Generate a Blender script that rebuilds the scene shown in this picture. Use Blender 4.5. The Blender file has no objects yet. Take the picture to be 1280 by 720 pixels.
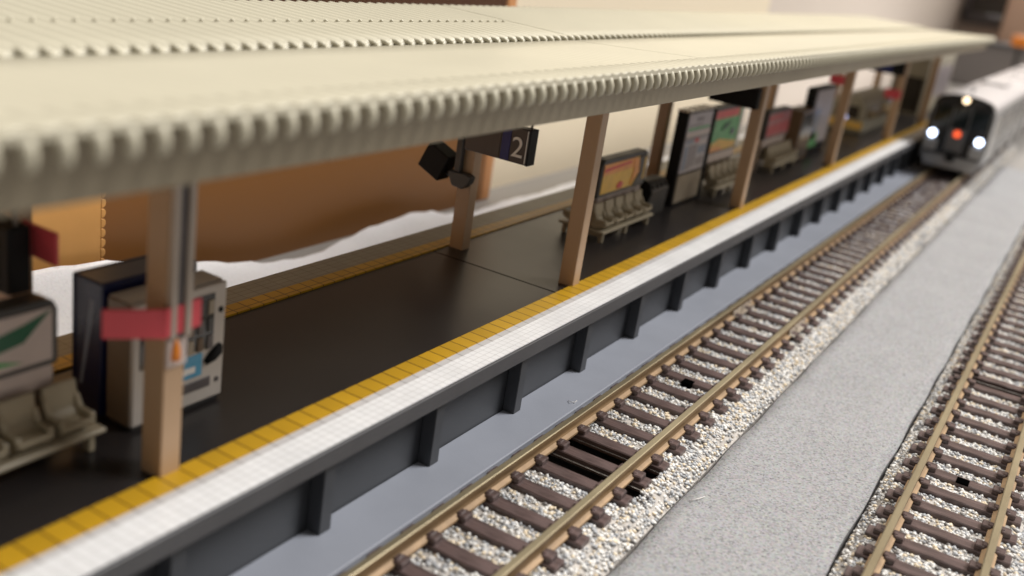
import bpy, bmesh, math, random
import numpy as np
from mathutils import Vector, Matrix

S = 0.001                      # every coordinate below is in millimetres
rnd = random.Random(7)
scene = bpy.context.scene
col = scene.collection

# ------------------------------------------------------------------ camera
F, CH = 1277.2, 53.0
def cam_basis():
    def d(p):
        return Vector((p[0] - 640, 360 - p[1], -F))
    y = d((1424, 29)).normalized()
    z = -d((75, 3950))
    z = (z - z.dot(y) * y).normalized()
    x = y.cross(z)
    return Matrix((x, y, z))
M3 = cam_basis()
cam = bpy.data.cameras.new('camera')
cam_o = bpy.data.objects.new('camera', cam)
col.objects.link(cam_o)
cam.sensor_width = 36
cam.lens = 36 * F / 1280
cam_o.matrix_world = Matrix.Translation((0, 0, CH * S)) @ M3.to_4x4()
cam.clip_start = 0.002
cam.clip_end = 50
cam.dof.use_dof = True
cam.dof.focus_distance = 0.122
cam.dof.aperture_fstop = 25.0
scene.camera = cam_o

# ------------------------------------------------------------------ light
world = bpy.data.worlds.new('World')
scene.world = world
world.use_nodes = True
bg = world.node_tree.nodes['Background']
bg.inputs[0].default_value = (1.0, 0.93, 0.84, 1)
bg.inputs[1].default_value = 0.26

def area(name, loc, target, size, power, color):
    l = bpy.data.lights.new(name, 'AREA')
    l.shape = 'DISK'
    l.size = size
    l.energy = power
    l.color = color
    o = bpy.data.objects.new(name, l)
    col.objects.link(o)
    o.location = loc
    o.rotation_euler = (Vector(target) - Vector(loc)).to_track_quat('-Z', 'Y').to_euler()
    return o
area('ceiling_lamp', (1.195, 1.30, 2.10), (-0.05, 0.15, 0.0), 1.10, 85.0, (1.0, 0.98, 0.95))
area('second_ceiling_lamp', (-0.20, 0.60, 2.10), (-0.07, 0.15, 0.0), 0.45, 31.0, (1.0, 0.96, 0.90))

scene.view_settings.view_transform = 'Standard'
scene.view_settings.look = 'None'
scene.view_settings.exposure = 0
scene.view_settings.gamma = 1
scene.render.engine = 'CYCLES'
scene.cycles.use_denoising = True
scene.cycles.max_bounces = 8

# ------------------------------------------------------------------ materials
def lin(r, g, b):
    return tuple(((c / 255) / 12.92 if c / 255 <= 0.04045 else (((c / 255) + 0.055) / 1.055) ** 2.4) for c in (r, g, b)) + (1,)

def pbr(name, rgb, rough=0.5, metal=0.0, var=0.12, scale=400.0, bump=0.0, bscale=3000.0, emit=None, estr=0, spec=0.5, coat=0.0, rvar=0.15, stretch=None):
    m = bpy.data.materials.new(name)
    m.use_nodes = True
    nt = m.node_tree
    p = nt.nodes['Principled BSDF']
    c = lin(*rgb)
    p.inputs['Base Color'].default_value = c
    p.inputs['Roughness'].default_value = rough
    p.inputs['Metallic'].default_value = metal
    p.inputs['Specular IOR Level'].default_value = spec
    p.inputs['Coat Weight'].default_value = coat
    tc = nt.nodes.new('ShaderNodeTexCoord')
    mp = nt.nodes.new('ShaderNodeMapping')
    nt.links.new(tc.outputs['Object'], mp.inputs['Vector'])
    if stretch:
        mp.inputs['Scale'].default_value = stretch
    if var > 0:
        n = nt.nodes.new('ShaderNodeTexNoise')
        n.inputs['Scale'].default_value = scale
        n.inputs['Detail'].default_value = 5
        nt.links.new(mp.outputs[0], n.inputs['Vector'])
        r = nt.nodes.new('ShaderNodeMapRange')
        r.inputs['From Min'].default_value = 0.3
        r.inputs['From Max'].default_value = 0.7
        r.inputs['To Min'].default_value = 1 - var
        r.inputs['To Max'].default_value = 1 + var
        nt.links.new(n.outputs['Fac'], r.inputs['Value'])
        mx = nt.nodes.new('ShaderNodeVectorMath')
        mx.operation = 'SCALE'
        mx.inputs[0].default_value = c[:3]
        nt.links.new(r.outputs[0], mx.inputs['Scale'])
        nt.links.new(mx.outputs[0], p.inputs['Base Color'])
        r2 = nt.nodes.new('ShaderNodeMapRange')
        r2.inputs['To Min'].default_value = max(0.02, rough - rvar)
        r2.inputs['To Max'].default_value = min(1, rough + rvar)
        n2 = nt.nodes.new('ShaderNodeTexNoise')
        n2.inputs['Scale'].default_value = scale * 0.4
        n2.inputs['Detail'].default_value = 3
        nt.links.new(tc.outputs['Object'], n2.inputs['Vector'])
        nt.links.new(n2.outputs['Fac'], r2.inputs['Value'])
        nt.links.new(r2.outputs[0], p.inputs['Roughness'])
    if bump > 0:
        nb = nt.nodes.new('ShaderNodeTexNoise')
        nb.inputs['Scale'].default_value = bscale
        nb.inputs['Detail'].default_value = 4
        nt.links.new(mp.outputs[0], nb.inputs['Vector'])
        b = nt.nodes.new('ShaderNodeBump')
        b.inputs['Strength'].default_value = 0.6
        b.inputs['Distance'].default_value = bump * S
        nt.links.new(nb.outputs['Fac'], b.inputs['Height'])
        nt.links.new(b.outputs[0], p.inputs['Normal'])
    if emit:
        p.inputs['Emission Color'].default_value = lin(*emit)
        p.inputs['Emission Strength'].default_value = estr
    return m

def tile_mat(name, rgb, lrgb, py, px, x0, rough, lw=0.10, sub=None, bump=0.06, cell=0.12):
    """moulded tiles: grooves every py mm along Y and px mm along X (object coordinates in mm)"""
    m = bpy.data.materials.new(name)
    m.use_nodes = True
    nt = m.node_tree
    N, Lk = nt.nodes, nt.links
    p = N['Principled BSDF']
    p.inputs['Roughness'].default_value = rough
    tc = N.new('ShaderNodeTexCoord')
    sep = N.new('ShaderNodeSeparateXYZ')
    Lk.new(tc.outputs['Object'], sep.inputs[0])
    def math_(op, a, b=None, c=None):
        n = N.new('ShaderNodeMath')
        n.operation = op
        for i, v in enumerate((a, b, c)):
            if v is None:
                continue
            if isinstance(v, (int, float)):
                n.inputs[i].default_value = v
            else:
                Lk.new(v, n.inputs[i])
        return n.outputs[0]
    def line(sock, period, off, w):
        t = math_('MULTIPLY_ADD', sock, 1 / (period * S), -off / period)
        f = math_('FRACT', t)
        d = math_('ABSOLUTE', math_('SUBTRACT', f, 0.5))      # 0.5 on the line
        return math_('GREATER_THAN', d, 0.5 - w / (2 * period))
    l1 = line(sep.outputs['Y'], py, 0, lw)
    l2 = line(sep.outputs['X'], px, x0, lw * 0.8)
    ln = math_('MAXIMUM', l1, l2)
    noise = N.new('ShaderNodeTexNoise')
    noise.inputs['Scale'].default_value = 260
    noise.inputs['Detail'].default_value = 6
    Lk.new(tc.outputs['Object'], noise.inputs['Vector'])
    # every tile a slightly different shade
    fl = N.new('ShaderNodeCombineXYZ')
    Lk.new(math_('FLOOR', math_('MULTIPLY', sep.outputs['Y'], 1 / (py * S))), fl.inputs[0])
    Lk.new(math_('FLOOR', math_('MULTIPLY_ADD', sep.outputs['X'], 1 / (px * S), -x0 / px)), fl.inputs[1])
    wn = N.new('ShaderNodeTexWhiteNoise')
    Lk.new(fl.outputs[0], wn.inputs['Vector'])
    sc = math_('ADD', math_('MULTIPLY_ADD', noise.outputs['Fac'], 0.30, 0.85 - cell / 2), math_('MULTIPLY', wn.outputs['Value'], cell))
    base = N.new('ShaderNodeVectorMath')
    base.operation = 'SCALE'
    base.inputs[0].default_value = lin(*rgb)[:3]
    Lk.new(sc, base.inputs['Scale'])
    mix = N.new('ShaderNodeMix')
    mix.data_type = 'RGBA'
    Lk.new(ln, mix.inputs['Factor'])
    Lk.new(base.outputs[0], mix.inputs['A'])
    mix.inputs['B'].default_value = lin(*lrgb)
    Lk.new(mix.outputs['Result'], p.inputs['Base Color'])
    b = N.new('ShaderNodeBump')
    b.invert = True
    b.inputs['Distance'].default_value = bump * S
    b.inputs['Strength'].default_value = 0.8
    Lk.new(ln, b.inputs['Height'])
    Lk.new(b.outputs[0], p.inputs['Normal'])
    return m

def felt_mat(name, rgb, spark=0.0, fibre=1.0):
    m = pbr(name, rgb, 0.95, var=0.0)
    nt = m.node_tree
    N, Lk = nt.nodes, nt.links
    p = N['Principled BSDF']
    tc = N['Texture Coordinate']
    n1 = N.new('ShaderNodeTexNoise'); n1.inputs['Scale'].default_value = 3200; n1.inputs['Detail'].default_value = 8; n1.inputs['Roughness'].default_value = 0.7
    n2 = N.new('ShaderNodeTexNoise'); n2.inputs['Scale'].default_value = 90; n2.inputs['Detail'].default_value = 6
    v = N.new('ShaderNodeTexVoronoi'); v.inputs['Scale'].default_value = 4200
    for n in (n1, n2, v):
        Lk.new(tc.outputs['Object'], n.inputs['Vector'])
    hs = N.new('ShaderNodeHueSaturation')
    hs.inputs['Saturation'].default_value = 0.16
    Lk.new(v.outputs['Color'], hs.inputs['Color'])
    mixc = N.new('ShaderNodeMix'); mixc.data_type = 'RGBA'
    mixc.inputs['Factor'].default_value = 0.22 * fibre
    mixc.inputs['A'].default_value = lin(*rgb)
    Lk.new(hs.outputs['Color'], mixc.inputs['B'])
    a = N.new('ShaderNodeMath'); a.operation = 'MULTIPLY_ADD'; a.inputs[1].default_value = 0.36 * fibre; a.inputs[2].default_value = 0.71 + 0.18 * (1 - fibre)
    Lk.new(n1.outputs['Fac'], a.inputs[0])
    a2 = N.new('ShaderNodeMath'); a2.operation = 'MULTIPLY_ADD'; a2.inputs[1].default_value = 0.22
    Lk.new(n2.outputs['Fac'], a2.inputs[0]); Lk.new(a.outputs[0], a2.inputs[2])
    sc = N.new('ShaderNodeVectorMath'); sc.operation = 'SCALE'
    Lk.new(mixc.outputs['Result'], sc.inputs[0]); Lk.new(a2.outputs[0], sc.inputs['Scale'])
    Lk.new(sc.outputs[0], p.inputs['Base Color'])
    b = N.new('ShaderNodeBump'); b.inputs['Distance'].default_value = 0.07 * S; b.inputs['Strength'].default_value = 0.5
    Lk.new(n1.outputs['Fac'], b.inputs['Height']); Lk.new(b.outputs[0], p.inputs['Normal'])
    return m

MAT = dict(
    roof=pbr('cream_roof_plastic', (190, 184, 164), 0.42, var=0.03, scale=60, bump=0.01),
    fascia=pbr('grey_beige_fascia', (140, 130, 110), 0.5, var=0.05, scale=80),
    column=pbr('tan_column_plastic', (176, 146, 116), 0.42, var=0.07, scale=200, stretch=(1, 1, .1)),
    deck=pbr('dark_platform_surface', (38, 35, 35), 0.32, spec=0.42, var=0.12, scale=90, bump=0.006, bscale=700, rvar=0.10),
    lip=pbr('grey_platform_coping', (78, 78, 81), 0.42, var=0.08, scale=200),
    wall=pbr('dark_grey_wall_plastic', (64, 66, 70), 0.42, var=0.10, scale=120, bump=0.01),
    slab=pbr('blue_grey_slab', (148, 152, 163), 0.5, var=0.06, scale=100, bump=0.02),
    rail=pbr('weathered_brass_rail', (160, 148, 121), 0.38, metal=0.6, var=0.22, scale=300, bump=0.01, stretch=(1, .12, 1)),
    railfoot=pbr('tan_rail_foot', (160, 132, 100), 0.5, metal=0.1, var=0.2, scale=500),
    railside=pbr('brown_rail_side', (124, 100, 70), 0.5, metal=0.2, var=0.3, scale=350, stretch=(1, .15, 1)),
    joiner=pbr('nickel_joiner', (226, 218, 206), 0.3, metal=0.9, var=0.2, scale=900, bump=0.03),
    sleeper=pbr('brown_sleeper_plastic', (86, 71, 69), 0.34, var=0.42, scale=1300, bump=0.12, bscale=2500, stretch=(.25, 1, 1)),
    blackplastic=pbr('black_plastic', (8, 8, 9), 0.6, var=0.1, spec=0.25),
    darkgrey=pbr('dark_grey_plastic', (58, 57, 56), 0.4, var=0.1),
    signgrey=pbr('sign_grey', (66, 60, 60), 0.4, var=0.05),
    blue=pbr('deep_blue_print', (10, 28, 100), 0.4, var=0.05),
    navy=pbr('navy_plastic', (12, 20, 62), 0.3, var=0.1),
    white=pbr('white_print', (225, 222, 218), 0.4, var=0.03),
    seat=pbr('beige_grey_seat_plastic', (158, 147, 125), 0.45, var=0.08, scale=400),
    vend=pbr('pale_grey_vending_body', (188, 180, 172), 0.38, var=0.05, scale=200),
    vendside=pbr('brown_grey_vending_side', (118, 102, 84), 0.4, var=0.1, scale=200),
    glassdark=pbr('dark_display_window', (52, 48, 44), 0.12, var=0.2, scale=500),
    cyan=pbr('light_blue_print', (84, 152, 186), 0.4, var=0.1, scale=900),
    slot=pbr('grey_slot', (86, 80, 80), 0.4),
    red=pbr('faded_red_plate', (206, 74, 84), 0.5, var=0.08, scale=300),
    orange=pbr('orange_plastic', (238, 140, 40), 0.4, var=0.05),
    greymetal=pbr('light_grey_metal', (172, 164, 156), 0.28, metal=0.5, var=0.08),
    adorange=pbr('orange_poster', (226, 150, 70), 0.35, var=0.10, scale=600),
    adyellow=pbr('yellow_poster', (222, 176, 60), 0.35, var=0.10, scale=600),
    adred=pbr('red_poster', (206, 54, 50), 0.35, var=0.1, scale=600),
    adgreen=pbr('green_poster', (76, 164, 92), 0.35, var=0.15, scale=500),
    adpink=pbr('dusty_pink_poster', (158, 84, 86), 0.35, var=0.15, scale=500),
    leaf=pbr('leaf_green_print', (34, 92, 66), 0.35, var=0.15, scale=600),
    adwhite=pbr('white_poster', (196, 182, 176), 0.35, var=0.05, scale=300),
    map=pbr('pale_map_print', (172, 166, 172), 0.35, var=0.06, scale=500),
    mapblue=pbr('map_blue_grey', (116, 128, 150), 0.35, var=0.1, scale=500),
    mapgrey=pbr('map_grey_block', (128, 120, 124), 0.35, var=0.1, scale=500),
    beige=pbr('beige_board', (150, 138, 120), 0.4, var=0.06),
    brown=pbr('brown_plastic', (92, 72, 52), 0.4, var=0.1),
    olive=pbr('grey_olive_plastic', (150, 144, 128), 0.5, var=0.08),
    maroon=pbr('maroon_print', (176, 40, 54), 0.4, var=0.15, scale=500),
    yellow=pbr('yellow_plastic', (228, 186, 96), 0.45, var=0.05),
    silver=pbr('train_silver', (166, 167, 168), 0.32, metal=0.55, var=0.04, scale=60),
    trainroof=pbr('train_pale_roof', (188, 183, 182), 0.5, var=0.03, scale=60),
    trainblack=pbr('train_black_front', (17, 18, 19), 0.2, var=0.1, coat=0.4),
    trainglass=pbr('train_dark_glass', (22, 30, 30), 0.06, var=0.0),
    traingrey=pbr('train_underframe_grey', (96, 96, 98), 0.4, var=0.1),
    headlight=pbr('headlight_glow', (240, 245, 255), 0.3, var=0, emit=(214, 228, 255), estr=7),
    toplight=pbr('warm_lamp_glow', (255, 235, 205), 0.3, var=0, emit=(255, 226, 186), estr=3.2),
    redlight=pbr('orange_red_lamp_glow', (240, 110, 70), 0.3, var=0, emit=(255, 92, 48), estr=1.3),
    bluelight=pbr('blue_white_glow', (220, 225, 255), 0.3, var=0, emit=(190, 200, 255), estr=2.0),
    pillargrey=pbr('windscreen_pillar_grey', (84, 84, 86), .35, var=.05),
    wood=pbr('brown_cabinet_wood', (138, 92, 46), 0.45, var=0.10, scale=9, stretch=(1, .25, 1)),
    woodedge=pbr('orange_wood_edge', (214, 152, 100), 0.5, var=0.06, scale=30),
    cardboard=pbr('orange_cardboard', (232, 172, 98), 0.6, var=0.10, scale=60, bump=0.05, bscale=300),
    creamwall=pbr('cream_wall', (246, 232, 206), 0.8, var=0.02, scale=6),
    farwall=pbr('pale_pink_wall', (226, 210, 198), 0.8, var=0.03, scale=3),
    screen=pbr('dark_panel', (54, 44, 34), 0.3, var=0.1, scale=8),
    table=pbr('grey_table_top', (150, 146, 142), 0.5, var=0.08, scale=20, bump=0.05, bscale=300),
    stone_w=pbr('white_stone', (220, 218, 215), 0.3, var=0.15, scale=1500),
    stone_c=pbr('cream_stone', (220, 204, 178), 0.4, var=0.15, scale=1500),
    stone_g=pbr('grey_stone', (166, 168, 172), 0.4, var=0.2, scale=1500),
    stone_d=pbr('dark_stone', (112, 108, 106), 0.4, var=0.2, scale=1500),
    bed=pbr('ballast_bed_plastic', (172, 166, 160), 0.6, var=0.35, scale=1400, bump=0.25, bscale=1600),
)
MAT['felt'] = felt_mat('grey_felt', (111, 110, 113))
MAT['cloth'] = felt_mat('white_speckled_cloth', (246, 247, 252), fibre=0.5)
MAT['whitetile'] = tile_mat('white_edge_tiles', (246, 246, 247), (214, 213, 212), 1.04, 0.83, 0.0, 0.34, lw=0.08, cell=0.05, bump=0.03)
MAT['innertile'] = tile_mat('grey_inner_edge_tiles', (206, 203, 202), (150, 146, 142), 2.08, 5.0, 2.0, 0.4, lw=0.12, cell=0.10)  # greyer tile row; its tone also stands in for the strip's inward dimming
MAT['greytile'] = tile_mat('grey_far_edge_tiles', (150, 146, 132), (112, 106, 94), 2.08, 0.92, 0.0, 0.45, lw=0.08, cell=0.06)
MAT['yellowtile'] = tile_mat('yellow_tactile_tiles', (196, 152, 32), (118, 84, 18), 2.08, 7.0, 3.1, 0.42, lw=0.17, cell=0.14)

# ------------------------------------------------------------------ mesh helpers
class MB:
    def __init__(self, *mats):
        self.v, self.f, self.m = [], [], []
        self.mats = list(mats)
        self.smooth = []
    def mi(self, mat):
        if mat is None:
            return 0
        if mat not in self.mats:
            self.mats.append(mat)
        return self.mats.index(mat)
    def add(self, vs, fs, mat=None, smooth=False):
        o = len(self.v)
        self.v += [tuple(p) for p in vs]
        k = self.mi(mat)
        for f in fs:
            self.f.append([i + o for i in f]); self.m.append(k); self.smooth.append(smooth)
        return self
    def box(self, x0, x1, y0, y1, z0, z1, mat=None):
        x0, x1 = sorted((x0, x1)); y0, y1 = sorted((y0, y1)); z0, z1 = sorted((z0, z1))
        v = [(x, y, z) for z in (z0, z1) for y in (y0, y1) for x in (x0, x1)]
        return self.add(v, [(0, 2, 3, 1), (4, 5, 7, 6), (0, 1, 5, 4), (2, 6, 7, 3), (0, 4, 6, 2), (1, 3, 7, 5)], mat)
    def prism_y(self, pts, y0, y1, mat=None, smooth=False, front_scale=None):
        """closed (x, z) outline, counter-clockwise seen from -Y, extruded along Y"""
        n = len(pts)
        v = [(x, y0, z) for x, z in pts] + [(x, y1, z) for x, z in pts]
        f = [tuple(range(n)), tuple(range(2 * n - 1, n - 1, -1))]
        self.add(v, f, mat)
        self.add(v, [(i, n + i, n + (i + 1) % n, (i + 1) % n) for i in range(n)], mat, smooth)
        return self
    def prism_x(self, pts, x0, x1, mat=None):
        """closed (y, z) outline extruded along X"""
        n = len(pts)
        v = [(x0, y, z) for y, z in pts] + [(x1, y, z) for y, z in pts]
        self.add(v, [tuple(range(n - 1, -1, -1)), tuple(range(n, 2 * n))] + [(i, (i + 1) % n, n + (i + 1) % n, n + i) for i in range(n)], mat)
        return self
    def tube(self, path, r, n=8, mat=None, cap=True, smooth=True):
        path = [Vector(p) for p in path]
        rs = r if isinstance(r, (list, tuple)) else [r] * len(path)
        v, f = [], []
        for i, p in enumerate(path):
            t = (path[min(i + 1, len(path) - 1)] - path[max(i - 1, 0)]).normalized()
            a = Vector((0, 1, 0)) if abs(t.y) < 0.9 else Vector((0, 0, 1))
            u = t.cross(a).normalized(); w = t.cross(u)
            for k in range(n):
                q = 2 * math.pi * k / n
                v.append(p + (u * math.cos(q) + w * math.sin(q)) * rs[i])
        for i in range(len(path) - 1):
            for k in range(n):
                f.append((i * n + k, i * n + (k + 1) % n, (i + 1) * n + (k + 1) % n, (i + 1) * n + k))
        self.add(v, f, mat, smooth)
        if cap:
            self.add(v, [tuple(range(n - 1, -1, -1)), tuple(range((len(path) - 1) * n, len(path) * n))], mat)
        return self
    def disc(self, c, r, axis, depth, n=24, mat=None):
        c = Vector(c); a = Vector(axis).normalized()
        return self.tube([c, c + a * depth], r, n, mat, True, True)
    def build(self, name, mat=None, parent=None, bevel=0.0, origin=None, seg=1):
        if mat is not None:
            if not self.mats:
                self.mats = [mat]
            elif mat in self.mats:
                pass
            else:
                self.mats = [mat] + self.mats if False else self.mats
        if not self.mats:
            self.mats = [MAT['darkgrey']]
        o0 = Vector(origin) if origin is not None else (parent['_o'] if parent is not None and False else ORG.get(parent.name if parent else None, Vector((0, 0, 0))))
        me = bpy.data.meshes.new(name)
        me.from_pydata([((p[0] - o0[0]) * S, (p[1] - o0[1]) * S, (p[2] - o0[2]) * S) for p in self.v], [], self.f)
        me.polygons.foreach_set('material_index', self.m)
        me.polygons.foreach_set('use_smooth', self.smooth)
        for m in self.mats:
            me.materials.append(m)
        bm = bmesh.new(); bm.from_mesh(me)
        bmesh.ops.remove_doubles(bm, verts=bm.verts, dist=1e-7)
        bmesh.ops.recalc_face_normals(bm, faces=bm.faces)
        if bevel > 0:
            es = [e for e in bm.edges if len(e.link_faces) == 2 and e.calc_face_angle(0) > 0.7]
            bmesh.ops.bevel(bm, geom=es, offset=bevel * S, segments=seg, affect='EDGES', profile=0.5, clamp_overlap=True)
        bm.to_mesh(me); bm.free()
        o = bpy.data.objects.new(name, me)
        col.objects.link(o)
        if parent is not None:
            o.parent = parent
            ORG[o.name] = o0
        else:
            o.location = o0 * S
            ORG[o.name] = o0
        return o

ORG = {}
def mb(mat):
    return MB(MAT[mat])
def tag(o, label=None, cat=None, group=None, kind=None):
    if label: o['label'] = label
    if cat: o['category'] = cat
    if group: o['group'] = group
    if kind: o['kind'] = kind
    return o
def thing(name, loc, label, cat, group=None, rz=0):
    o = bpy.data.objects.new(name, None)
    o.empty_display_size = 0.003
    col.objects.link(o)
    o.location = Vector(loc) * S
    o.rotation_euler.z = rz
    ORG[o.name] = Vector(loc)
    return tag(o, label, cat, group)
def copy_tree(o, parent=None):
    kids = [c for c in bpy.data.objects if c.parent is o]
    c = o.copy(); col.objects.link(c)
    if parent is not None:
        c.parent = parent
    for k in kids:
        copy_tree(k, c)
    return c
def shift(o, dx, dy, dz=0):
    o.location = o.location + Vector((dx, dy, dz)) * S

# ------------------------------------------------------------------ the setting
g = MB(MAT['table']).box(-900, 700, -200, 1600, -9, -6).build('table_top')
tag(g, 'grey table top under the whole model railway', 'table', kind='structure')

FZ = -4.0
def felt(name, x0, x1, y0, y1, label):
    m = MB(MAT['felt'])
    nx, ny = 10, 120
    v = []
    for j in range(ny + 1):
        for i in range(nx + 1):
            x = x0 + (x1 - x0) * i / nx; y = y0 + (y1 - y0) * j / ny
            e = 0.12 * math.sin(y * 0.31 + i) if i in (0, nx) else 0
            v.append((x + e, y, FZ + 0.05 * math.sin(x * 1.1 + y * .13) + 0.04 * math.sin(y * .5)))
    f = [(j * (nx + 1) + i, j * (nx + 1) + i + 1, (j + 1) * (nx + 1) + i + 1, (j + 1) * (nx + 1) + i) for j in range(ny) for i in range(nx)]
    m.add(v, f, None, True)
    b = len(v)
    sk = []
    for (i) in (0, nx):
        for j in range(ny):
            a, c = v[j * (nx + 1) + i], v[(j + 1) * (nx + 1) + i]
            m.add([a, c, (c[0], c[1], -6), (a[0], a[1], -6)], [(0, 1, 2, 3)])
    o = m.build(name)
    return tag(o, label, 'felt sheet', kind='structure')
felt('ground_sheet', -27.75, -10.75, 20, 420, 'grey felt sheet filling the gap between the two tracks')
felt('ground_sheet', 6.4, 90, 20, 420, 'grey felt sheet beside the far side of the second track')

# white cloth behind the platform: lies flat, then curls up along its far edge
hp = [(-60, 5), (60, 4.4), (77, 3.6), (84, 2.6), (98, .2), (103.6, -.9), (112, -3.1), (119, -4.5), (131, -5.0), (139, -4.1), (146, -2.9), (158, -2.0), (164, -3.0), (171, -4.8), (182, -5.4), (240, -5.5), (700, -5.5)]
def hcl(y):
    for (a, ha), (b, hb) in zip(hp, hp[1:]):
        if a <= y <= b:
            t = (y - a) / (b - a); t = t * t * (3 - 2 * t)
            return ha + (hb - ha) * t
    return hp[-1][1]
m = MB(MAT['cloth'])
xs = [-82.4, -86, -90, -94, -97, -100, -102.5, -104.5, -106, -107.2, -108.1, -108.8]
ys = [-60 + 2.5 * k for k in range(150)] + [315 + 12 * k for k in range(30)]
v = []
for y in ys:
    for x in xs:
        t = max(0.0, min(1.0, (-92 - x) / 16.5))
        v.append((x, y, -5.6 + (hcl(y) + 5.6) * (t ** 2.2) + 0.25 * t * math.sin(y * .23 + x * .4) + .1 * math.sin(y * .9 + x)))
nx = len(xs)
m.add(v, [(j * nx + i, (j + 1) * nx + i, (j + 1) * nx + i + 1, j * nx + i + 1) for j in range(len(ys) - 1) for i in range(nx - 1)], None, True)
o = m.build('white_cloth')
so = o.modifiers.new('solid', 'SOLIDIFY'); so.thickness = 0.3 * S
tag(o, 'white speckled cloth spread behind the platform with a wavy raised far edge', 'cloth')

wp = thing('wooden_panel', (-116, 70, -6), 'brown wooden board standing behind the platform on the left', 'board')
MB(MAT['wood']).box(-117, -114, -120, 191.5, -6, 27.9).build('panel', parent=wp)
MB(pbr('dark_brown_wood', (84, 52, 32), 0.45, var=0.1, scale=9, stretch=(1, .25, 1))).box(-117.3, -113.9, -120, 191.5, 28, 41).build('top_rail', parent=wp, bevel=.3)
MB(MAT['woodedge']).box(-117.2, -113.8, 191.5, 195.5, -6, 41).build('edge_strip', parent=wp, bevel=.4)
m = MB(pbr('pale_beige_grey_wall', (224, 212, 200), .8, var=.04, scale=5)).box(-400, -118.6, 388.2, 879, -6, 400)
tag(m.build('grey_wall'), 'pale grey stretch of wall beyond the cream one, towards the end of the room', 'wall', kind='structure')
m = MB(MAT['creamwall']).box(-400, -118.5, 197.5, 388, -6, 400)
tag(m.build('cream_wall'), 'plain cream wall running behind the far part of the platform', 'wall', kind='structure')
m = MB(MAT['farwall']).box(-900, 700, 880, 900, -6, 600)
tag(m.build('end_wall'), 'pale wall closing the room behind the train', 'wall', kind='structure')

cb = thing('cardboard_box', (-112, 40, -6), 'orange cardboard box with a saw-toothed edge behind the white cloth', 'box')
MB(MAT['cardboard']).box(-113.4, -110, -40, 87.6, -6, 42).build('board', parent=cb)
m = MB(MAT['cardboard'])
for k in range(34):
    z = -5 + 1.4 * k
    m.prism_x([(87.6, z - .66), (88.1, z - .6), (88.35, z - .3), (88.4, z), (88.35, z + .3), (88.1, z + .6), (87.6, z + .66)], -113.0, -109.9)
m.build('serrated_edge', parent=cb, bevel=.1)

# dark framed screen and pillar far in the room
t = thing('dark_screen', (-100, 875, 34), 'dark rectangular screen in a grey frame on the far wall', 'screen')
sx0, sx1 = -111.5, -88
MB(MAT['screen']).box(sx0, sx1, 874, 878, 42.5, 90).build('panel', parent=t)
m = mb('slot'); m.box(sx0 - 5, sx1 + .5, 872, 879, 34, 42.3); m.box(sx0 - 5, sx0 - .2, 872, 879, 42.3, 90)
m.build('frame', parent=t, bevel=1)
m = MB(pbr('pinkish_pillar', (226, 190, 166), .7, var=.04, scale=4)).box(-85.5, -66, 850, 879.5, -6, 300)
tag(m.build('pillar', bevel=2), 'pinkish beige pillar at the far right of the room', 'pillar')
kb = thing('storage_cabinet', (-60, 800, -6), 'low grey cabinet across the far end of the room behind the train', 'cabinet')
m = MB(pbr('plain_grey_paint', (150, 146, 146), .5, var=.03, scale=5)); m.box(-117, 60, 790, 830, -6, 24); m.build('body', parent=kb, bevel=1)
m = mb('traingrey'); m.box(-118, 62, 786, 832, 24.1, 26.5); m.build('top_panel', parent=kb, bevel=.5)

# ------------------------------------------------------------------ platform
PZ, XE, XB = 7.85, -49.2, -82.6
Y0, Y1 = -60, 520
pf = thing('station_platform', (-66, 0, -6), 'long island station platform with dark surface, yellow strips and white edge', 'platform')
def strip(name, x0, x1, z0, z1, mat, ya=Y0, yb=Y1, bevel=0.0):
    return MB(MAT[mat]).box(x0, x1, ya, yb, z0, z1).build(name, parent=pf, bevel=bevel, origin=None)
SEAM = 117.2
strip('deck', -76.2, -55.75, 5.6, 7.72, 'deck', Y0, SEAM - .12)
strip('deck', -76.2, -55.75, 5.6, 7.76, 'deck', SEAM + .12, 257)
strip('deck', -76.2, -55.75, 5.6, 7.72, 'deck', 257.2, Y1)
strip('core', -81.5, -52, -5.9, 5.59, 'wall')
strip('tactile_strip', -55.7, -53.35, 5.6, PZ + .1, 'yellowtile')
strip('tactile_strip', -78.4, -76.22, 5.6, PZ + .1, 'yellowtile')
strip('edge_tiles', -52.5, XE - .26, 6.6, PZ, 'whitetile')
strip('edge_tiles', -53.34, -52.52, 6.6, PZ, 'innertile')
strip('edge_tiles', -82.6, -78.42, 6.6, PZ, 'greytile')
strip('coping', -53.34, XE, 5.95, 6.6, 'lip')
MB(MAT['lip']).box(XE - .25, XE + .12, Y0, Y1, 5.93, PZ - .03).build('coping_face', parent=pf, bevel=.08)
strip('coping', -82.7, -78.42, 5.95, 6.6, 'lip')
strip('retaining_wall', -52, -51.4, -5.9, 5.94, 'wall')
strip('retaining_wall', -82, -81.5, -5.9, 5.94, 'wall')
strip('base_slab', -51.39, -45.15, -5.9, -1.6, 'slab', bevel=.12)
rib = None
ribs_y = [64.5 + 17.42 * k for k in range(-5, 26)]
for y in ribs_y:
    if rib is None:
        r = mb('wall')
        yy = y
        r.prism_x([(yy - .82, -1.59), (yy + .82, -1.59), (yy + .74, 5.94), (yy - .74, 5.94)], -51.38, -49.75)
        rib = r.build('wall_rib', parent=pf, bevel=.08)
    else:
        c = rib.copy(); col.objects.link(c); c.parent = pf
        c.location = Vector((0, (y - ribs_y[0]) * S, 0))

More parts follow.
